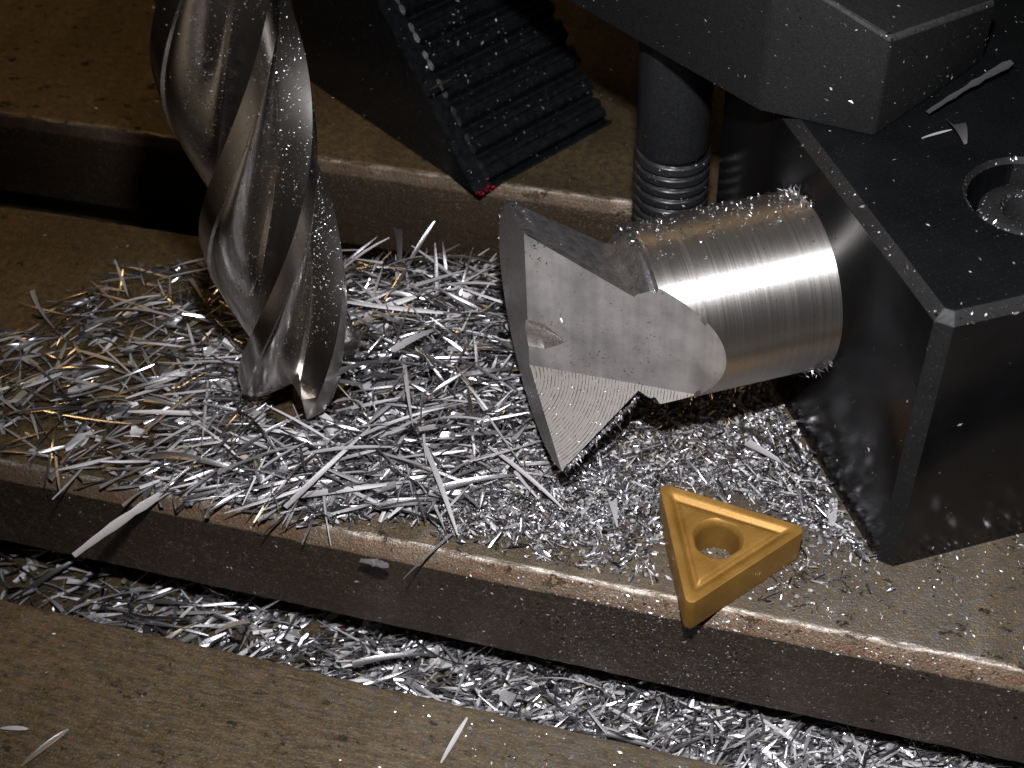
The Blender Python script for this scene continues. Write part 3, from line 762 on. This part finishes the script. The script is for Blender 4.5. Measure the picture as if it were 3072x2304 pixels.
one(.36, .035, .1, .2, 'needle', 'matte', (.52, 12.30), (.78, 12.50), 'small grey splinter under the curled flake on the black block', z=3.58)
one(.24, .05, .2, .2, 'needle', 'bright', (1.6, 13.3), (1.72, 13.6), 'tiny bright splinter at the top right on the black block', z=3.58)
one(.22, .09, .1, .2, 'needle', 'bright', (.58, 9.70), (.74, 9.58), 'bright round-ended sliver at the foot of the block corner', z=.04)
one(.55, .07, .3, .4, 'needle', 'grey', (-6.9, 5.05), (-6.62, 5.6), 'grey sliver near the bottom left corner of the table', z=.04)
one(.28, .05, .3, .5, 'needle', 'matte', (-7.35, 5.4), (-7.0, 5.48), 'pale sliver at the left border below the near slot', z=.03)
one(.55, .05, .1, .5, 'needle', 'matte', (-2.95, 6.15), (-2.85, 6.7), 'sliver lying on the near lip of the slot, bottom centre', z=.03)
one(.60, .13, .15, .2, 'taper', 'matte', (-.79, 10.92), (-.24, 10.64), 'broad pale sliver lying between cutter blank and insert', z=.12)
one(.42, .11, .1, .2, 'taper', 'matte', (-2.1, 9.75), (-1.95, 9.35), 'pale sliver standing below the tip of the flared head', z=.08)
one(.40, .11, .1, .2, 'flake', 'matte', (.30, 9.98), (.28, 10.32), 'pale stubby sliver right of the gold insert near the block', z=.08)

# ------------------------------------------------------------------ dust on the surfaces
def dust(name, src, count, label, size=(.006, .02), filt=None, mats=('bright', 'grey', 'grey', 'matte'), elong=1.0):
    """tiny metal grains lying on the faces of the given objects"""
    T = []; 
    for o in src:
        me = o.data; me.calc_loop_triangles(); mw = o.matrix_world if o.parent is None else (o.parent.matrix_world @ o.matrix_basis)
        A = np.array([v.co for v in me.vertices]); A = A @ np.array(mw.to_3x3()).T + np.array(mw.translation)
        idx = np.array([t.vertices for t in me.loop_triangles]); T.append(A[idx])
    T = np.vstack(T); nrm = np.cross(T[:, 1] - T[:, 0], T[:, 2] - T[:, 0]); ar = np.linalg.norm(nrm, axis=1) / 2
    ok = ar > 1e-9; T, nrm, ar = T[ok], nrm[ok] / (2 * ar[ok, None]), ar[ok]
    cen = T.mean(1); pick = cen[rng.integers(0, len(cen), 26)]; clus = np.zeros(len(cen))
    for q in pick: clus += np.exp(-((cen - q) ** 2).sum(1) / rng.uniform(.02, .25))
    w = ar * (filt(cen, nrm) if filt else 1.0) * (.35 + clus); w = w / w.sum()
    ch = rng.choice(len(T), count, p=w); a, b = rng.random(count), rng.random(count); f = a + b > 1; a[f], b[f] = 1 - a[f], 1 - b[f]
    P = T[ch, 0] + a[:, None] * (T[ch, 1] - T[ch, 0]) + b[:, None] * (T[ch, 2] - T[ch, 0]); Nn = nrm[ch]
    V = []; F = []; mi = []
    for i in range(count):
        s = size[0] + (size[1] - size[0]) * rng.random() ** 2.2 * (1.0 if rng.random() < .97 else 1.5)
        n = Nn[i]; t = rng.normal(size=3); t -= n * t.dot(n); t /= np.linalg.norm(t); bt = np.cross(n, t); tl = rng.normal(size=2) * .5
        p = P[i] + n * s * .25; up = n * s
        e = elong * rng.uniform(1, 2.2); b0 = len(V)
        V += [p - t * s * e + up * tl[0] * .5, p + bt * s * .7, p + t * s * e + up * (.3 + tl[1] * .3), p - bt * s * .6 + up * .5, ]
        F += [(b0, b0 + 1, b0 + 2), (b0, b0 + 2, b0 + 3), (b0 + 1, b0, b0 + 3), (b0 + 2, b0 + 1, b0 + 3)]; mi += [int(rng.integers(0, len(mats)))] * 4
    me = mesh(name, V, F, mi); link(name, me, None, list(mats), label, 'metal dust', kind='stuff')
bpy.context.view_layer.update()
O = bpy.data.objects
def kids(root): return [c for c in O if c.parent is root and c.type == 'MESH']
def top(name): return next(o for o in O if o.parent is None and o.name == name)
def view_filter(c, n):
    d = np.array([0, 0, 11.8]) - c; return (np.einsum('ij,ij->i', d, n) > 0).astype(float)
def f_block(c, n):
    w = view_filter(c, n); foot = np.exp(-((c[:, 2]) / 1.1) ** 2) * 1.6; return w * (.35 + foot + (n[:, 2] > .5) * 1.0 + ((np.abs(n[:, 0]) > .2) & (np.abs(n[:, 2]) > .2)) * 12)
def grid_obj(x0, x1, y0, y1, n, zf):
    xs = np.linspace(x0, x1, n); ys = np.linspace(y0, y1, n)
    V = [(x, y, zf(x, y)) for x in xs for y in ys]; F = [(i * n + j, (i + 1) * n + j, (i + 1) * n + j + 1, i * n + j + 1) for i in range(n - 1) for j in range(n - 1)]
    return mesh('g', V, F)
def dust_on_rect(name, count, label, x0, x1, y0, y1, zf, filt=None, size=(.005, .018), mats=('bright', 'grey', 'grey', 'matte')):
    me = grid_obj(x0, x1, y0, y1, 40, zf); o = bpy.data.objects.new('g', me); dust(name, [o], count, label, size, filt, mats); bpy.data.objects.remove(o)
flat = lambda x, y: .0
dust_on_rect('metal_dust', 2600, 'bright metal dust scattered on the table around the gold insert', -4.5, 3.5, 8.75, 10.6, flat, lambda c, n: np.exp(-((c[:, 1] - 9.9) / .8) ** 2) + .12)
dust_on_rect('metal_dust', 900, 'sparse metal dust on the brown table left of the end mill', -12, -4, 8.75, 13.0, flat)
dust_on_rect('metal_dust', 1100, 'sparse bright metal dust on the table behind the far slot', -13, 0, 15.3, 21, flat)
dust_on_rect('metal_dust', 1100, 'metal dust on the near lip of the table at the bottom', -9, 2, 4.2, 6.75, flat, lambda c, n: .25 + 1.6 * np.exp(-((c[:, 0] + 1.4) / 1.6) ** 2))
def wall_mesh():
    xs = np.linspace(-9, 3.4, 60); V = [(x, 8.488 if z < -.2 else 8.488 + (z + .19) * .66, z) for x in xs for z in (-1.42, -1.1, -.8, -.5, -.2, -.02)]
    return mesh('g', V, [(i * 6 + j, (i + 1) * 6 + j, (i + 1) * 6 + j + 1, i * 6 + j + 1) for i in range(59) for j in range(5)])
g = bpy.data.objects.new('g', wall_mesh())
dust('metal_dust', [g], 5000, 'bright metal dust clinging to the wall of the near T-slot', (.003, .015), lambda c, n: .06 + 1 / (1 + np.exp(-(c[:, 0] + 2.6) / .5)) * (.35 + np.exp(-((c[:, 0] + 1.2) / 1.6) ** 2))); bpy.data.objects.remove(g)
dust('metal_dust', kids(block), 2200, 'metal dust speckled over the black fixture block', (.006, .017), f_block)
dust('metal_dust', kids(top('strap_clamp')), 1000, 'metal dust speckled over the dark grey strap clamp', (.006, .017), view_filter)
dust('metal_dust', kids(step), 1000, 'metal dust speckled over the black step block', (.007, .022), view_filter)
dust('metal_dust', kids(top('clamp_stud')), 260, 'metal dust on the black threaded stud', (.006, .016), view_filter)
def f_mill(c, n):
    r = np.hypot(c[:, 0] - MX, c[:, 1] - MY); side = (n[:, 0] > -.15); return view_filter(c, n) * (.10 + 2.2 * side * (r < .66) + .4 * side) * (c[:, 2] < 6)
dust('metal_dust', kids(mill), 6500, 'metal dust stuck in the flutes of the end mill', (.003, .009), f_mill)
dust('metal_dust', kids(top('cutter_blank'))[:2], 900, 'fine dust on the turned steel cutter blank', (.004, .009), view_filter)
dust('red_flakes', kids(step), 60, 'red paint flecks near the tip of the black step block', (.008, .02), lambda c, n: view_filter(c, n) * (np.exp(-((c[:, 0] + 5.15) ** 2 + (c[:, 1] - 14.95) ** 2 + (c[:, 2] - .15) ** 2) / .02) + .3 * np.exp(-((c[:, 0] + 5.45) ** 2 + (c[:, 1] - 15.2) ** 2 + (c[:, 2] - .75) ** 2) / .03)), ('red',))
